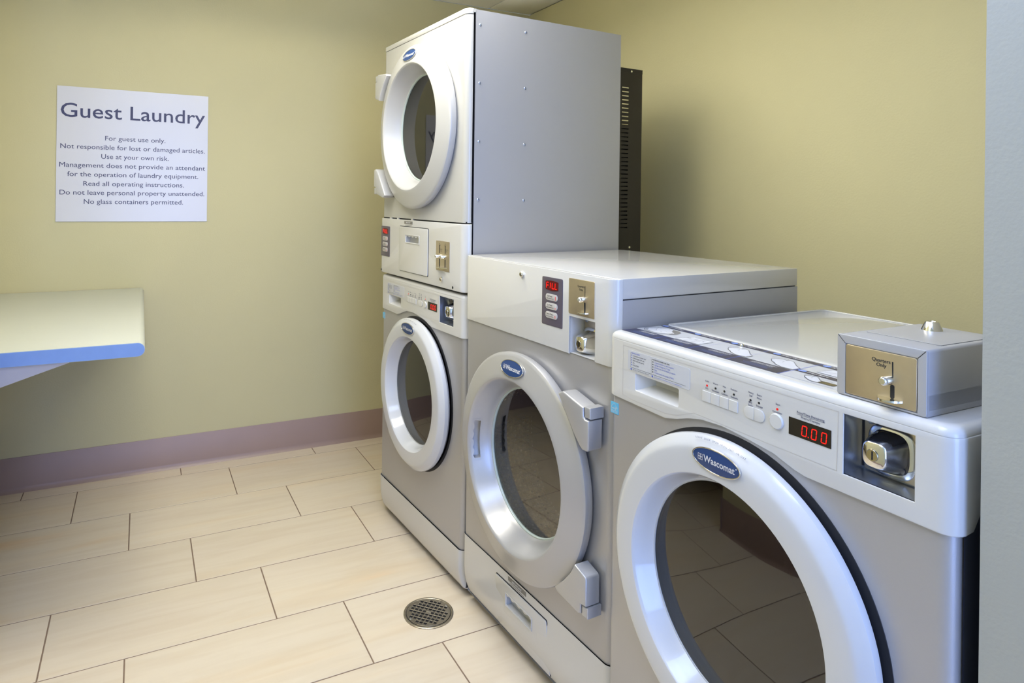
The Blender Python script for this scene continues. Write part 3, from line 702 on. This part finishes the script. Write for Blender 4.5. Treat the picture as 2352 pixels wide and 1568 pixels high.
# ------------------------------------------------------------------ front-loading washers
def washer(root, A, dz, W0, W1, H, depth, zk, center, sc_=1.0):
    """A maps the front-washer u coordinate to this machine's; dz shifts the panel; W0/W1 left and right sides"""
    r = .022; kL = math.pi*r/2; cu, cz = center
    X = lambda u: A(u)
    hs = .0015
    holesF = [rrect(X(-.1345)-hs, .8745+dz-hs, X(-.0345)+hs, .963+dz+hs, .001), rrect(X(-.5895)-hs, .877+dz-hs, X(-.4665)+hs, .9115+dz+hs, .003)]
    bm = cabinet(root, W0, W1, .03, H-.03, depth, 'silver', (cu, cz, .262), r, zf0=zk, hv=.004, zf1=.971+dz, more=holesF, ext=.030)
    bobj('cabinet', bm, 'shadedside', root)
    # dark ring painting in the shadow gap round the door and the pocket it closes on
    bm = NB(); lathe(bm, [(.262, .0035), (.2765*sc_, .0032), (.278*sc_, .006), (.25, .02), (.20, .022)], cu, cz, 96); bobj('door_shadow_gap', bm, 'dark', root)
    # control panel: arched lower edge, wraps the right-hand corner and rises along the side
    zt = .9735+dz; zb = .8465+dz
    low = [(-.502, zb-.002), (-.470, zb+.006), (-.44, zb+.0165), (-.409, zb+.0235), (-.359, zb+.0265), (-.303, zb+.0215), (-.254, zb+.0155), (-.215, zb+.003), (-.196, zb-.0005)]
    uR = W1-r; eR = uR+kL
    pts = [(W0+r-kL-.10, zb+.06), (W0+r-kL-.06, zb+.01), (W0+r, zb+.001)]+[(X(a), b) for a, b in low]
    pts += [(uR, zb), (eR, zb), (eR+.018, zb+.002), (eR+.055, zb+.048), (eR+.075, zb+.055), (eR+.50, zb+.055), (eR+.50, zt), (W0+r-kL-.10, zt)]
    rc = (X(-.1345), .8745+dz, X(-.0345), .963+dz)
    sc = (X(-.5895), .877+dz, X(-.4665), .9115+dz)
    hole1 = [(rc[0], rc[1]), (rc[2], rc[1]), (rc[2], rc[3]), (rc[0], rc[3])]
    cp = plate('control_panel', [pts, hole1, rrect(*sc, .003)], -.001, .005, 'white', root, bev=.0016, bend=(W0+r, uR, r))
    # scoop of the detergent drawer
    bm = NB(); a = [bm.verts.new(p) for p in ((sc[0], .0005, sc[1]), (sc[2], .0005, sc[1]), (sc[2], .0005, sc[3]), (sc[0], .0005, sc[3]))]
    b = [bm.verts.new(p) for p in ((sc[0]+.028, .030, sc[1]+.014), (sc[2]-.002, .030, sc[1]+.014), (sc[2]-.002, .030, sc[3]), (sc[0]+.028, .030, sc[3]))]
    for i in range(4): bm.faces.new([a[i], a[(i+1) % 4], b[(i+1) % 4], b[i]])
    bm.faces.new(b); bobj('drawer_scoop', bm, 'white', root, 25)
    # fine groove framing the drawer and the control area
    k = Ink(FRONT(0, -.0011, 0))
    k.line([(X(-.629), .858+dz), (X(-.629), .9635+dz), (X(-.142), .9635+dz), (X(-.144), .8755+dz), (X(-.254), .8755+dz), (X(-.427), .8775+dz)], .0010, .0001)
    k.line([(X(-.629), .858+dz), (X(-.60), .8545+dz), (X(-.502), .8545+dz), (X(-.47), .860+dz), (X(-.427), .8775+dz)], .0010, .0001)
    k.done('panel_groove', 'greyfill' if False else 'keypad', root)
    lb = plate('instruction_label', [rrect(X(-.613), .9165+dz, X(-.437), .9575+dz, .004)], -.0016, -.0009, 'label', root)
    f = FRONT(0, -.0017, 0); kk = Ink(f); kb = Ink(f)
    s = (X(-.437)-X(-.613))/.176
    kb.text('INSTRUCTIONS', X(-.602), .9515+dz, h=.0026, w=.026*s, align='LEFT', bold=.015)
    kk.text('INSTRUCCIONES DE USO', X(-.538), .9515+dz, h=.0026, w=.048*s, align='LEFT', bold=.015)
    for i, (e, t) in enumerate((('Load washer and close door', 'Cargue la lavadora y cierre la puerta'), ('Add detergent (1/4 cup)', 'Agregue detergente (1/4 taza)'), ('Select cycle and options', 'Seleccione el ciclo de lavado y la opción'), ('Pay', 'Pagar'), ('Press START', 'Presione botón de empezar (START)'))):
        z = .9467+dz-.0050*i
        kb.dot(X(-.6005), z+.0013, .0013); kk.text(e, X(-.5965), z, h=.0031, align='LEFT', sx=.82*s)
        kk.dot(X(-.5365), z+.0013, .0013); kb.text(t, X(-.532), z, h=.0033, align='LEFT', sx=.80*s)
    kk.line([(X(-.604), .9225+dz), (X(-.447), .9225+dz)], .0005); kk.line([(X(-.604), .9225+dz), (X(-.604), .953+dz)], .0004); kk.line([(X(-.541), .9225+dz), (X(-.541), .953+dz)], .0004)
    kb.dot(X(-.602), .9188+dz, .0021); kb.dot(X(-.538), .9188+dz, .0021)
    kk.text('USE ONLY HE "HIGH EFFICIENCY" DETERGENT', X(-.597), .9180+dz, h=.0019, w=.050*s, align='LEFT'); kb.text('USE SOLAMENTE UN DETERGENTE DE HE "ALTO RENDIMIENTO"', X(-.533), .9180+dz, h=.0019, w=.076*s, align='LEFT')
    kk.done('lettering', 'printK', lb); kb.done('blue_lettering', 'printB', lb)
    # buttons, lamps and their names
    u = [X(-.406+.0203*i) for i in range(5)]
    for i in range(4):
        plate('button', [rrect(u[i]+.0002, .907+dz, u[i+1]-.0002, .9265+dz, .0012)], -.0024, -.0008, 'white', root, bev=.0005)
    zc = .9165+dz-.0005; hh = .0105
    for sgn in (-1, 1):
        um = X(-.291); e = X(-.312) if sgn < 0 else X(-.270); rr = min(hh, abs(e-um)*.95); p = []
        for i in range(13):
            t = -math.pi/2+math.pi*i/12; p.append((e-sgn*rr+sgn*rr*math.cos(t), zc+hh*math.sin(t)))
        p += [(um+sgn*.0003, zc+hh), (um+sgn*.0003, zc-hh)]
        plate('button', [p if sgn > 0 else list(reversed(p))], -.0025, -.0008, 'white', root, bev=.0005)
    bm = NB(); cyl(bm, X(-.2475), .9170+dz, .0128*s, -.0042, -.0005, .0015, 40); bobj('start_button', bm, 'white', root)
    for i, uu in enumerate((-.395, -.375, -.355, -.334, -.299, -.282, -.2465)):
        bm = NB(); cyl(bm, X(uu), .937+dz, .0019*s, -.0018, -.0008, 0, 16); bobj('red_lamp' if i in (0, 6) else 'lamp_hole', bm, 'redlamp' if i in (0, 6) else 'dark', root)
    k = Ink(FRONT(0, -.0011, 0)); hx = .0032
    for t, uu, zz in (('Cold', -.395, .9435), ('Warm', -.3755, .9435), ('Hot', -.355, .9435), ('Delicate', -.334, .9435), ('Frio', -.395, .9303), ('Templado', -.3755, .9303), ('Caliente', -.3545, .9303), ('Delicado', -.333, .9303),
                      ('Heavy', -.2985, .9485), ('Soil', -.2985, .9432), ('Extra', -.2815, .9485), ('Rinse', -.2815, .9432), ('Muy', -.299, .9320), ('Sucio', -.299, .9270), ('Enjuage', -.281, .9300), ('Start', -.2455, .9435), ('Comienzo', -.2465, .9305)):
        k.text(t, X(uu), zz+dz, h=hx*1.05, sx=.95*s, bold=.004)
    k.text('Price/Time Remaining', X(-.1875), .9415+dz, h=.0038, w=.047*s, bold=.004); k.text('Precio/Tiempo', X(-.1875), .9352+dz, h=.0038, w=.032*s, bold=.004); k.line([(X(-.211), .9402+dz), (X(-.164), .9402+dz)], .0005)
    k.done('lettering', 'print', root)
    dp = plate('display', [[(X(-.225), .9045+dz), (X(-.153), .9045+dz), (X(-.153), .932+dz), (X(-.225), .932+dz)]], -.0016, -.0006, 'lcd', root)
    k = Ink(FRONT(0, -.0017, 0)); dw = .0078*s
    for i in range(3): seg7(k, '0', X(-.2015)+.0165*s*i, .9095+dz, dw, .0155, .0014)
    k.dot(X(-.2015)+.0113*s, .9098+dz, .0009)
    k.done('display_digits', 'red', dp)
    lock_recess(root, *[v for v in rc], 'steelB', .05, cu=rc[0]+.040, cz=rc[1]+.040, back='steel')
    # worktop
    z0, z1 = zt, zt+.0138
    bm = NB(); rad = .022; ol = []
    for cx_, cy_, a0 in ((W1-rad, depth-rad, 0), (W0+rad, depth-rad, 90), (W0+rad, rad, 180), (W1-rad, rad, 270)):
        for i in range(9): t = R(a0+90*i/8); ol.append((cx_+rad*math.cos(t), cy_+rad*math.sin(t)))
    rows = []
    for d, z in ((0, z0), (0, z1-.012), (.0015, z1-.0065), (.005, z1-.0025), (.0105, z1-.0003), (.014, z1)):
        rows.append([bm.verts.new((x+(W0+W1)/2*0+(-d if x > (W0+W1)/2 else d)*1.0, y+(-d if y > depth/2 else d), z)) for x, y in ol])
    for p, q in zip(rows, rows[1:]):
        for i in range(len(p)): bm.faces.new([p[i], p[(i+1) % len(p)], q[(i+1) % len(p)], q[i]])
    bm.faces.new(rows[0]); bm.faces.new(rows[-1])
    for v_ in bm.verts: v_.co.y -= .001 if v_.co.y < depth/2 else 0
    wt = bobj('worktop', bm, 'white', root, 60)
    # energy sticker
    e = plate('energy_sticker', [rrect(X(-.676)+.002, .8065+dz, X(-.650)+.002, .831+dz, .0005)], .0032, .0042, 'energy', root)
    k = Ink(FRONT((X(-.676)+X(-.65))/2+.002, .0031, .8065+dz)); arc = [(-.0105+.021*i/16, .0125+.0085*math.sin(math.pi*i/16)) for i in range(17)]
    k.line(arc, .0008); k.text('energy', -.001, .0095, h=.0052, w=.016); k.line([(-.011, .0065), (.011, .0065)], .0006); k.text('ENERGY STAR', 0, .0022, h=.0030, w=.021)
    pts = [(.0065+(.0030 if i % 2 == 0 else .0013)*math.sin(2*math.pi*i/10), .0145+(.0030 if i % 2 == 0 else .0013)*math.cos(2*math.pi*i/10)) for i in range(10)]
    k.line(pts, .0005, close=True)
    k.done('lettering', 'printW', e)
    # lower front
    kick(root, W0, W1, .016, zk, .032, 'white', .11)
    boxo('base_frame', (W0+.02, .06, .012), (W1-.02, depth-.03, .03), 'dark', root)
    for x in (W0+.05, W1-.05):
        for y in (.10, depth-.07):
            bm = NB(); zlathe(bm, [(0, .0002), (.02, .0002), (.02, .01), (.01, .012), (.01, .032), (0, .032)], x, y, 20); bobj('foot', bm, 'rubber', root)
    # door
    prof = [(.252, .004), (.264, -.002), (.2705, -.010), (.2720, -.018), (.2708, -.0235), (.2670, -.0275), (.2560, -.0350), (.2525, -.0371), (.2485, -.0382), (.2440, -.0386), (.2082, -.0395), (.2058, -.0390), (.2044, -.0376), (.2020, -.0335), (.1960, -.018), (.1900, -.003), (.1872, .002), (.1850, .002), (.1850, .012)]
    prof = [(a_*sc_, b_) for a_, b_ in prof]
    d = door(root, cu, cz, prof, 'ringW')
    bm = NB(); lathe(bm, [(0, -.0010), (.04, -.0007), (.08, .0002), (.12, .0014), (.155, .0028), (.1848*sc_, .0040)], cu, cz, 96); glass_part(bm, 'glassW', d)
    badge(d, cu+.005, cz+.2375*sc_, -.0393, .102, .0385)
    bm = NB(); lathe(bm, [(.184*sc_, .010), (.19*sc_, .03), (.22, .05), (.24, .08), (.24, .40), (0, .42)], cu, cz, 72); bobj('drum', bm, 'drumS', root)
    k = Ink(Matrix.Identity(4)); t = 'LEAVE DOOR OPEN WHEN NOT IN USE'
    for i, ch in enumerate(t):
        if ch == ' ': continue
        a = R(100.5-23*i/(len(t)-1)); rr = .2655*sc_; nrm = Vector((math.cos(a)*.62, -.78, math.sin(a)*.62)).normalized(); tx = Vector((math.sin(a), 0, -math.cos(a))); ty = nrm.cross(tx)
        pos = Vector((cu+rr*math.cos(a), -.0326, cz+rr*math.sin(a)))+nrm*.0005
        k.frame = Matrix(((tx.x, ty.x, nrm.x, pos.x), (tx.y, ty.y, nrm.y, pos.y), (tx.z, ty.z, nrm.z, pos.z), (0, 0, 0, 1))); k.text(ch, 0, 0, h=.0034)
    k.done('door_lettering', 'print', d)
    return wt

def pw(tab):
    def f(u):
        for (a, b), (c, d) in zip(tab, tab[1:]):
            if u <= c or (c, d) == tab[-1]: return b+(d-b)*(u-a)/(c-a)
    return f
WC = empty('front_load_washer', (2.8699, -.0026, 0), R(.0095))
tag(WC, 'nearest front-loading washer with coin box and printed instructions on its top', 'washing machine')
wtop = washer(WC, lambda u: u, 0, -.6807, .0155, .987, .7258, .15, (-.341, .5815), 1.022)
WA = empty('front_load_washer', (AX, AY, 0), AT)
tag(WA, 'farthest front-loading washer, at the bottom of the left stack', 'washing machine')
washer(WA, pw([(-.685, -.686), (-.502, -.523), (-.134, -.167), (-.034, -.068), (-.005, -.026), (.0155, 0)]), -.0208, -.686, 0, .9665, .66, .151, (-.343, .570), .985)

# printed instructions on the top of the near washer
ZT = .9873
T = TOPM(0, 0, ZT)
st = NB()
lab = plate('top_instructions', [[(-.665, .0215), (-.160, .0215), (-.160, .1525), (-.665, .1525)]], 0, .0004, 'label', WC, fn=lambda co: Vector((co.x, co.z, ZT+.0004-co.y)))
T = TOPM(0, 0, ZT+.0005)
k = Ink(T)
k.poly([(-.665, .0225), (-.266, .0225), (-.272, .064), (-.665, .064)]); k.poly([(-.665, .135), (-.163, .135), (-.163, .152), (-.665, .152)]); k.poly([(-.270, .068), (-.163, .068), (-.163, .084), (-.270, .084)])
k.done('dark_bands', 'navy', lab)
k = Ink(T)
for x in (-.565, -.468, -.374): k.line([(x, .0225), (x-.004, .064)], .0012); k.line([(x-.012, .135), (x-.014, .152)], .0012)
k.line([(-.378, .066), (-.378, .135)], .0004); k.line([(-.468, .066), (-.474, .135)], .0004); k.line([(-.266, .0225), (-.276, .152)], .0010)
k.done('blue_lines', 'skyln', lab)
k = Ink(T)
for x, y in ((-.657, .1435), (-.560, .1435), (-.462, .1435), (-.363, .1435), (-.262, .1435), (-.260, .0765)): k.dot(x, y, .0072, .0006, .0058)
k.done('number_dots', 'skydot', lab)
k = Ink(T)
for t, x, y in (('Load Washer', -.647, .1400), ('Add Detergent', -.550, .1400), ('Select Cycle', -.452, .1400), ('Select Options', -.352, .1400), ('Add Coins', -.252, .1400), ('Press Start', -.249, .0728)): k.text(t, x, y, h=.0062, align='LEFT', bold=.02, th=.0008, sx=1.0)
for i, (x, y) in enumerate(((-.657, .1435), (-.560, .1435), (-.462, .1435), (-.363, .1435), (-.262, .1435), (-.260, .0765))): k.text(str(i+1), x, y-.003, h=.0058, th=.0010, bold=.02)
for c, (a, b) in zip((-.615, -.517, -.420, -.322), (('CARGUE LA LAVADORA', 'CIERRE LA PUERTA'), ('DETERGENT DISPENSER', 'AGREGUE DETERGENTE'), ('CHOOSE WASH CYCLE', 'SELECCIONE EL CICLO'), ('CHOOSE OPTIONS', 'SELECCIONE LA OPCION'))):
    k.text(a, c+.004, .0530, h=.0040, bold=.02, th=.0008, w=.050); k.text(b, c+.002, .0475, h=.0040, bold=.02, th=.0008, w=.046)
k.done('white_lettering', 'printW', lab)
k = Ink(T)
for c in (-.615, -.517, -.420, -.322):
    for j, w in enumerate((.060, .050, .056)): k.line([(c-w/2, .0415-.0052*j), (c+w/2, .0415-.0052*j)], .0006, .0008)
k.done('fine_print', 'skydot', lab)
# line drawings
kb = Ink(T); kg = Ink(T); kw = Ink(T)
def arc(cx, cy, rx, ry, a0, a1, n=20): return [(cx+rx*math.cos(R(a0+(a1-a0)*i/n)), cy+ry*math.sin(R(a0+(a1-a0)*i/n))) for i in range(n+1)]
kg.poly(arc(-.607, .100, .030, .028, -35, 145), .0004)
kb.line(arc(-.617, .098, .046, .034, 120, 360), .0009); kb.line(arc(-.617, .098, .041, .030, 130, 350), .0004)
kw.poly([(-.655, .092), (-.640, .076), (-.612, .070), (-.588, .084), (-.584, .100), (-.600, .108), (-.612, .124), (-.628, .128), (-.648, .116)], .0005)
kb.line([(-.655, .092), (-.640, .100), (-.648, .116), (-.636, .112), (-.628, .128), (-.618, .116), (-.612, .124), (-.600, .108), (-.606, .096), (-.590, .100), (-.584, .092), (-.600, .082)], .0005, .0008)
kb.line([(-.640, .100), (-.628, .090), (-.632, .078)], .0005, .0008); kb.line([(-.612, .104), (-.618, .092), (-.606, .084)], .0005, .0008)
kw.poly([(-.548, .068), (-.484, .068), (-.486, .110), (-.536, .110)], .0004)
kb.line([(-.548, .068), (-.536, .110), (-.486, .110), (-.484, .068)], .0005, .0006, True)
for q in (.078, .088, .099): kb.line([(-.540, q), (-.488, q)], .0004, .0006)
kb.line([(-.528, .070), (-.522, .106)], .0004, .0006); kb.line([(-.508, .070), (-.505, .106)], .0004, .0006)
for i in range(3): kb.text(('MAX', 'HE', 'A')[i], -.535+.019*i, .092, h=.004, th=.0008)
def hand(x, y, s=1):
    o = [(0, .004), (.010, .012), (.018, .010), (.022, .016), (.030, .014), (.040, .004), (.052, -.008), (.066, -.018), (.066, -.036), (.044, -.038), (.026, -.030), (.018, -.022), (.010, -.018), (.004, -.012), (-.002, -.004)]
    o = [(x+a*s, y+b*s) for a, b in o]; kw.poly(o, .0004); kb.line(o, .0009, .0008, True); kb.line([(x+.008*s, y-.002*s), (x+.020*s, y+.002*s), (x+.024*s, y-.008*s)], .0004, .0008)
    kb.line([(x-.014*s, y+.016*s), (x+.012*s, y+.024*s), (x+.016*s, y+.017*s), (x-.010*s, y+.008*s)], .0004, .0008, True)
hand(-.436, .104); hand(-.338, .104); hand(-.236, .053, .55)
kw.poly([(-.245, .092), (-.185, .092), (-.192, .128), (-.240, .128)], .0004)
kb.line([(-.245, .092), (-.185, .092), (-.192, .128), (-.240, .128)], .0005, .0008, True); kb.line([(-.238, .104), (-.220, .112), (-.204, .106), (-.195, .114)], .0005, .0008)
kb.line([(-.265, .0235), (-.168, .0235)], .0005); kb.line(arc(-.200, .052, .010, .006, 0, 360), .0004, .0008)
kg.done('grey_fill', 'greyfill', lab); kw.done('white_fill', 'printW', lab); kb.done('line_drawings', 'printK', lab)
k = Ink(T); k.poly(rrect(-.203, .034, -.176, .048, .004), .0006); k.done('brown_patch', 'brown', lab)
# recessed glossy rear area of the worktop and its raised edge
plate('rear_worktop', [rrect(-.664, .166, -.002, .703, .016)], 0, .0016, 'worktop', WC, bev=.0006, fn=lambda co: Vector((co.x, co.z, ZT+.0003-co.y)))
plate('worktop_rim', [rrect(-.676, .158, .010, .716, .02, 6), rrect(-.666, .166, .000, .706, .016, 6)], 0, .0026, 'white', WC, bev=.0012, fn=lambda co: Vector((co.x, co.z, ZT+.0018-co.y)))
bm = NB(); zlathe(bm, [(0, .004), (.0025, .004), (.0042, .002), (.0045, 0), (0, 0)], -.440, .1385, 16)
o = bobj('top_screw', bm, 'chrome', WC); o.data.transform(Matrix.Translation((0, 0, ZT+.001)))

# ------------------------------------------------------------------ coin box on the near washer
CB = empty('coin_box', (2.8699, -.0026, .9876), R(.0095))
tag(CB, 'small grey metal coin box with stainless slot plate standing on the nearest washer', 'coin box')
u0, u1, v0, v1, h = -.152, -.026, .009, .215, .0900
bm = NB(); box(bm, (u0, v0+.002, .0045), (u1, v1, h), .004, 3); box(bm, (u0, v0+.002, 0), (u1, .150, .03), .0008, 1)
bobj('casing', bm, 'side', CB)
# front frame
plate('front_frame', [rrect(u0, .0005, u1, h, .003), [(u0+.0125, .003), (u0+.0125, h-.0125), (u1-.0115, h-.0125), (u1-.0115, .003)]], v0, v0+.004, 'side', CB, bev=.0008)
bm = NB()
for a, b in (((u0+.001, h-.001), (u0+.0125, h-.0125)), ((u1-.001, h-.001), (u1-.0115, h-.0125))):
    d = Vector((b[0]-a[0], b[1]-a[1])).normalized(); n_ = Vector((-d.y, d.x))*.0004
    q = [(a[0]-n_.x, a[1]-n_.y), (b[0]-n_.x, b[1]-n_.y), (b[0]+n_.x, b[1]+n_.y), (a[0]+n_.x, a[1]+n_.y)]
    bm.faces.new([bm.verts.new((x, v0-.0002, z)) for x, z in q])
bobj('mitre_joint', bm, 'dark', CB)
coin_mech(CB, u0+.0135, .0045, u1-.0125, h-.0135, v0+.001, s=1.0, su=-.0705)
lid = plate('lid', [rrect(u0+.012, .060, u1-.010, .190, .002)], 0, .0012, 'side', CB, bev=.0003, fn=lambda co: Vector((co.x, co.z, h+.0008-co.y)))
plate('lid_joint', [rrect(u0+.0115, .0595, u1-.0095, .1905, .002)], 0, .0004, 'dark', CB, fn=lambda co: Vector((co.x, co.z, h+.0002-co.y)))
bm = NB(); zlathe(bm, [(0, .0125), (.0052, .0125), (.0060, .0135), (.0085, .0135), (.0095, .0125), (.0140, .0015), (.0145, 0), (0, 0)], -.1065, .168, 40)
o = bobj('key_lock', bm, 'chrome', CB); o.data.transform(Matrix.Translation((0, 0, h+.0006)))

# ------------------------------------------------------------------ floor drain
DR = empty('floor_drain', (1.499, -.130, .0002), R(43)); tag(DR, 'round metal floor drain with a square grid, set in the tiles before the machines', 'drain')
bm = NB(); zlathe(bm, [(.0765, 0), (.0765, .0022), (.0745, .0036), (.0705, .0036), (.0690, .0022), (.0690, .0010)], 0, 0, 64); bobj('drain_frame', bm, 'dirty', DR)
bm = NB(); zlathe(bm, [(0, .0006), (.0700, .0006), (.0700, 0), (0, 0)], 0, 0, 48); bobj('drain_well', bm, 'dark', DR)
pit = .0133; holes = []
for i in range(-5, 6):
    for j in range(-5, 6):
        x, y = i*pit, j*pit
        if math.hypot(x, y) > .0590 or (i == 0 and j == 0): continue
        holes.append(rrect(x-.0047, y-.0047, x+.0047, y+.0047, .0012, 2))
me = flatmesh([circ(0, 0, .0675, 64)]+holes, .0026, .0004, 1); me.transform(Matrix.Translation((0, 0, .0024)))
gr = link('drain_grate', me, 'dirty', DR)
for a in (52, 232):
    bm = NB(); zlathe(bm, [(0, .0016), (.0035, .0014), (.0045, 0)], .0615*math.cos(R(a)), .0615*math.sin(R(a)), 16); o = bobj('screw', bm, 'chrome', gr); o.data.transform(Matrix.Translation((0, 0, .0036)))
boxo('nameplate', (-.007, -.0025, .0036), (.007, .0025, .0045), 'chrome', gr, bev=.0004)

# ------------------------------------------------------------------ folding table on the front wall
TB = empty('folding_table', (0, YL, 0)); tag(TB, 'wall-mounted folding table with pale rounded top and light blue end, left of the sign wall', 'table')
prof = []; zc, hr, yn = .8285, .0200, -.9205-YL
pts = [(.001, zc-hr), (yn-hr, zc-hr)]+[(yn-hr+hr*math.cos(t), zc+hr*math.sin(t)) for t in [R(-90+180*i/16) for i in range(1, 16)]]+[(yn-hr, zc+hr), (.001, zc+hr)]
bm = NB(); a = [bm.verts.new((.004, y, z)) for y, z in pts]; b = [bm.verts.new((1.250, y, z)) for y, z in pts]
bm.faces.new(a); bm.faces.new(b)
for i in range(len(pts)): bm.faces.new([a[i], a[(i+1) % len(pts)], b[(i+1) % len(pts)], b[i]])
bobj('tabletop', bm, 'table', TB, 40)
pin = [(.001, zc-hr+.0012), (yn-hr, zc-hr+.0012)]+[(yn-hr+(hr-.0012)*math.cos(t), zc+(hr-.0012)*math.sin(t)) for t in [R(-90+180*i/16) for i in range(1, 16)]]+[(yn-hr, zc+hr-.0012), (.001, zc+hr-.0012)]
bm = NB(); a = [bm.verts.new((1.2495, y, z)) for y, z in pin]; b = [bm.verts.new((1.2515, y, z)) for y, z in pin]
bm.faces.new(a); bm.faces.new(b)
for i in range(len(pin)): bm.faces.new([a[i], a[(i+1) % len(pin)], b[(i+1) % len(pin)], b[i]])
bobj('end_edge', bm, 'tableedge', TB, label='light blue end edge of the tabletop')
for x in (1.222, .12):
    bm = NB(); tri = [(.001, .8080), (-1.108-YL, .8080), (-1.108-YL, .8060), (.001, .6290)]
    a = [bm.verts.new((x, y, z)) for y, z in tri]; b = [bm.verts.new((x+.020, y, z)) for y, z in tri]
    bm.faces.new(a); bm.faces.new(b)
    for i in range(4): bm.faces.new([a[i], a[(i+1) % 4], b[(i+1) % 4], b[i]])
    bmesh.ops.bevel(bm, geom=bm.edges[:], offset=.001, segments=1, affect='EDGES'); bobj('bracket', bm, 'bracket', TB)

# ------------------------------------------------------------------ sign
SG = empty('wall_sign', (0, -.9627, 1.1512)); tag(SG, 'white square laundry sign with navy lettering on the left wall', 'sign')
bm = NB(); vv = []
board = [(-.3065, .0005), (.3065, -.0005), (.3065, .5920), (-.3065, .5920)]
me = flatmesh([board], .0045, .0004, 1); me.transform(WALLX(.0025, 0, 0)); link('sign_board', me, 'sign', SG)
k = Ink(WALLX(.0048, -.0, -1.1512)); yc = .9627
k.text('Guest Laundry', (-1.2548-.6695)/2+yc, 1.6100, h=.0645, w=.5853, bold=.006)
for t, a, b, z in (('For guest use only.', -1.0837, -.8392, 1.5134), ('Not responsible for lost or damaged articles.', -1.2545, -.6692, 1.4722), ('Use at your own risk.', -1.098, -.8248, 1.4315),
                   ('Management does not provide an attendant', -1.2575, -.6668, 1.3910), ('for the operation of laundry equipment.', -1.2275, -.6966, 1.3509), ('Read all operating instructions.', -1.1659, -.758, 1.3098),
                   ('Do not leave personal property unattended.', -1.2554, -.6691, 1.2700), ('No glass containers permitted.', -1.1634, -.7607, 1.2300)):
    k.text(t, (a+b)/2+yc, z, h=.0218, w=b-a, bold=.0)
k.done('lettering', 'print', SG)
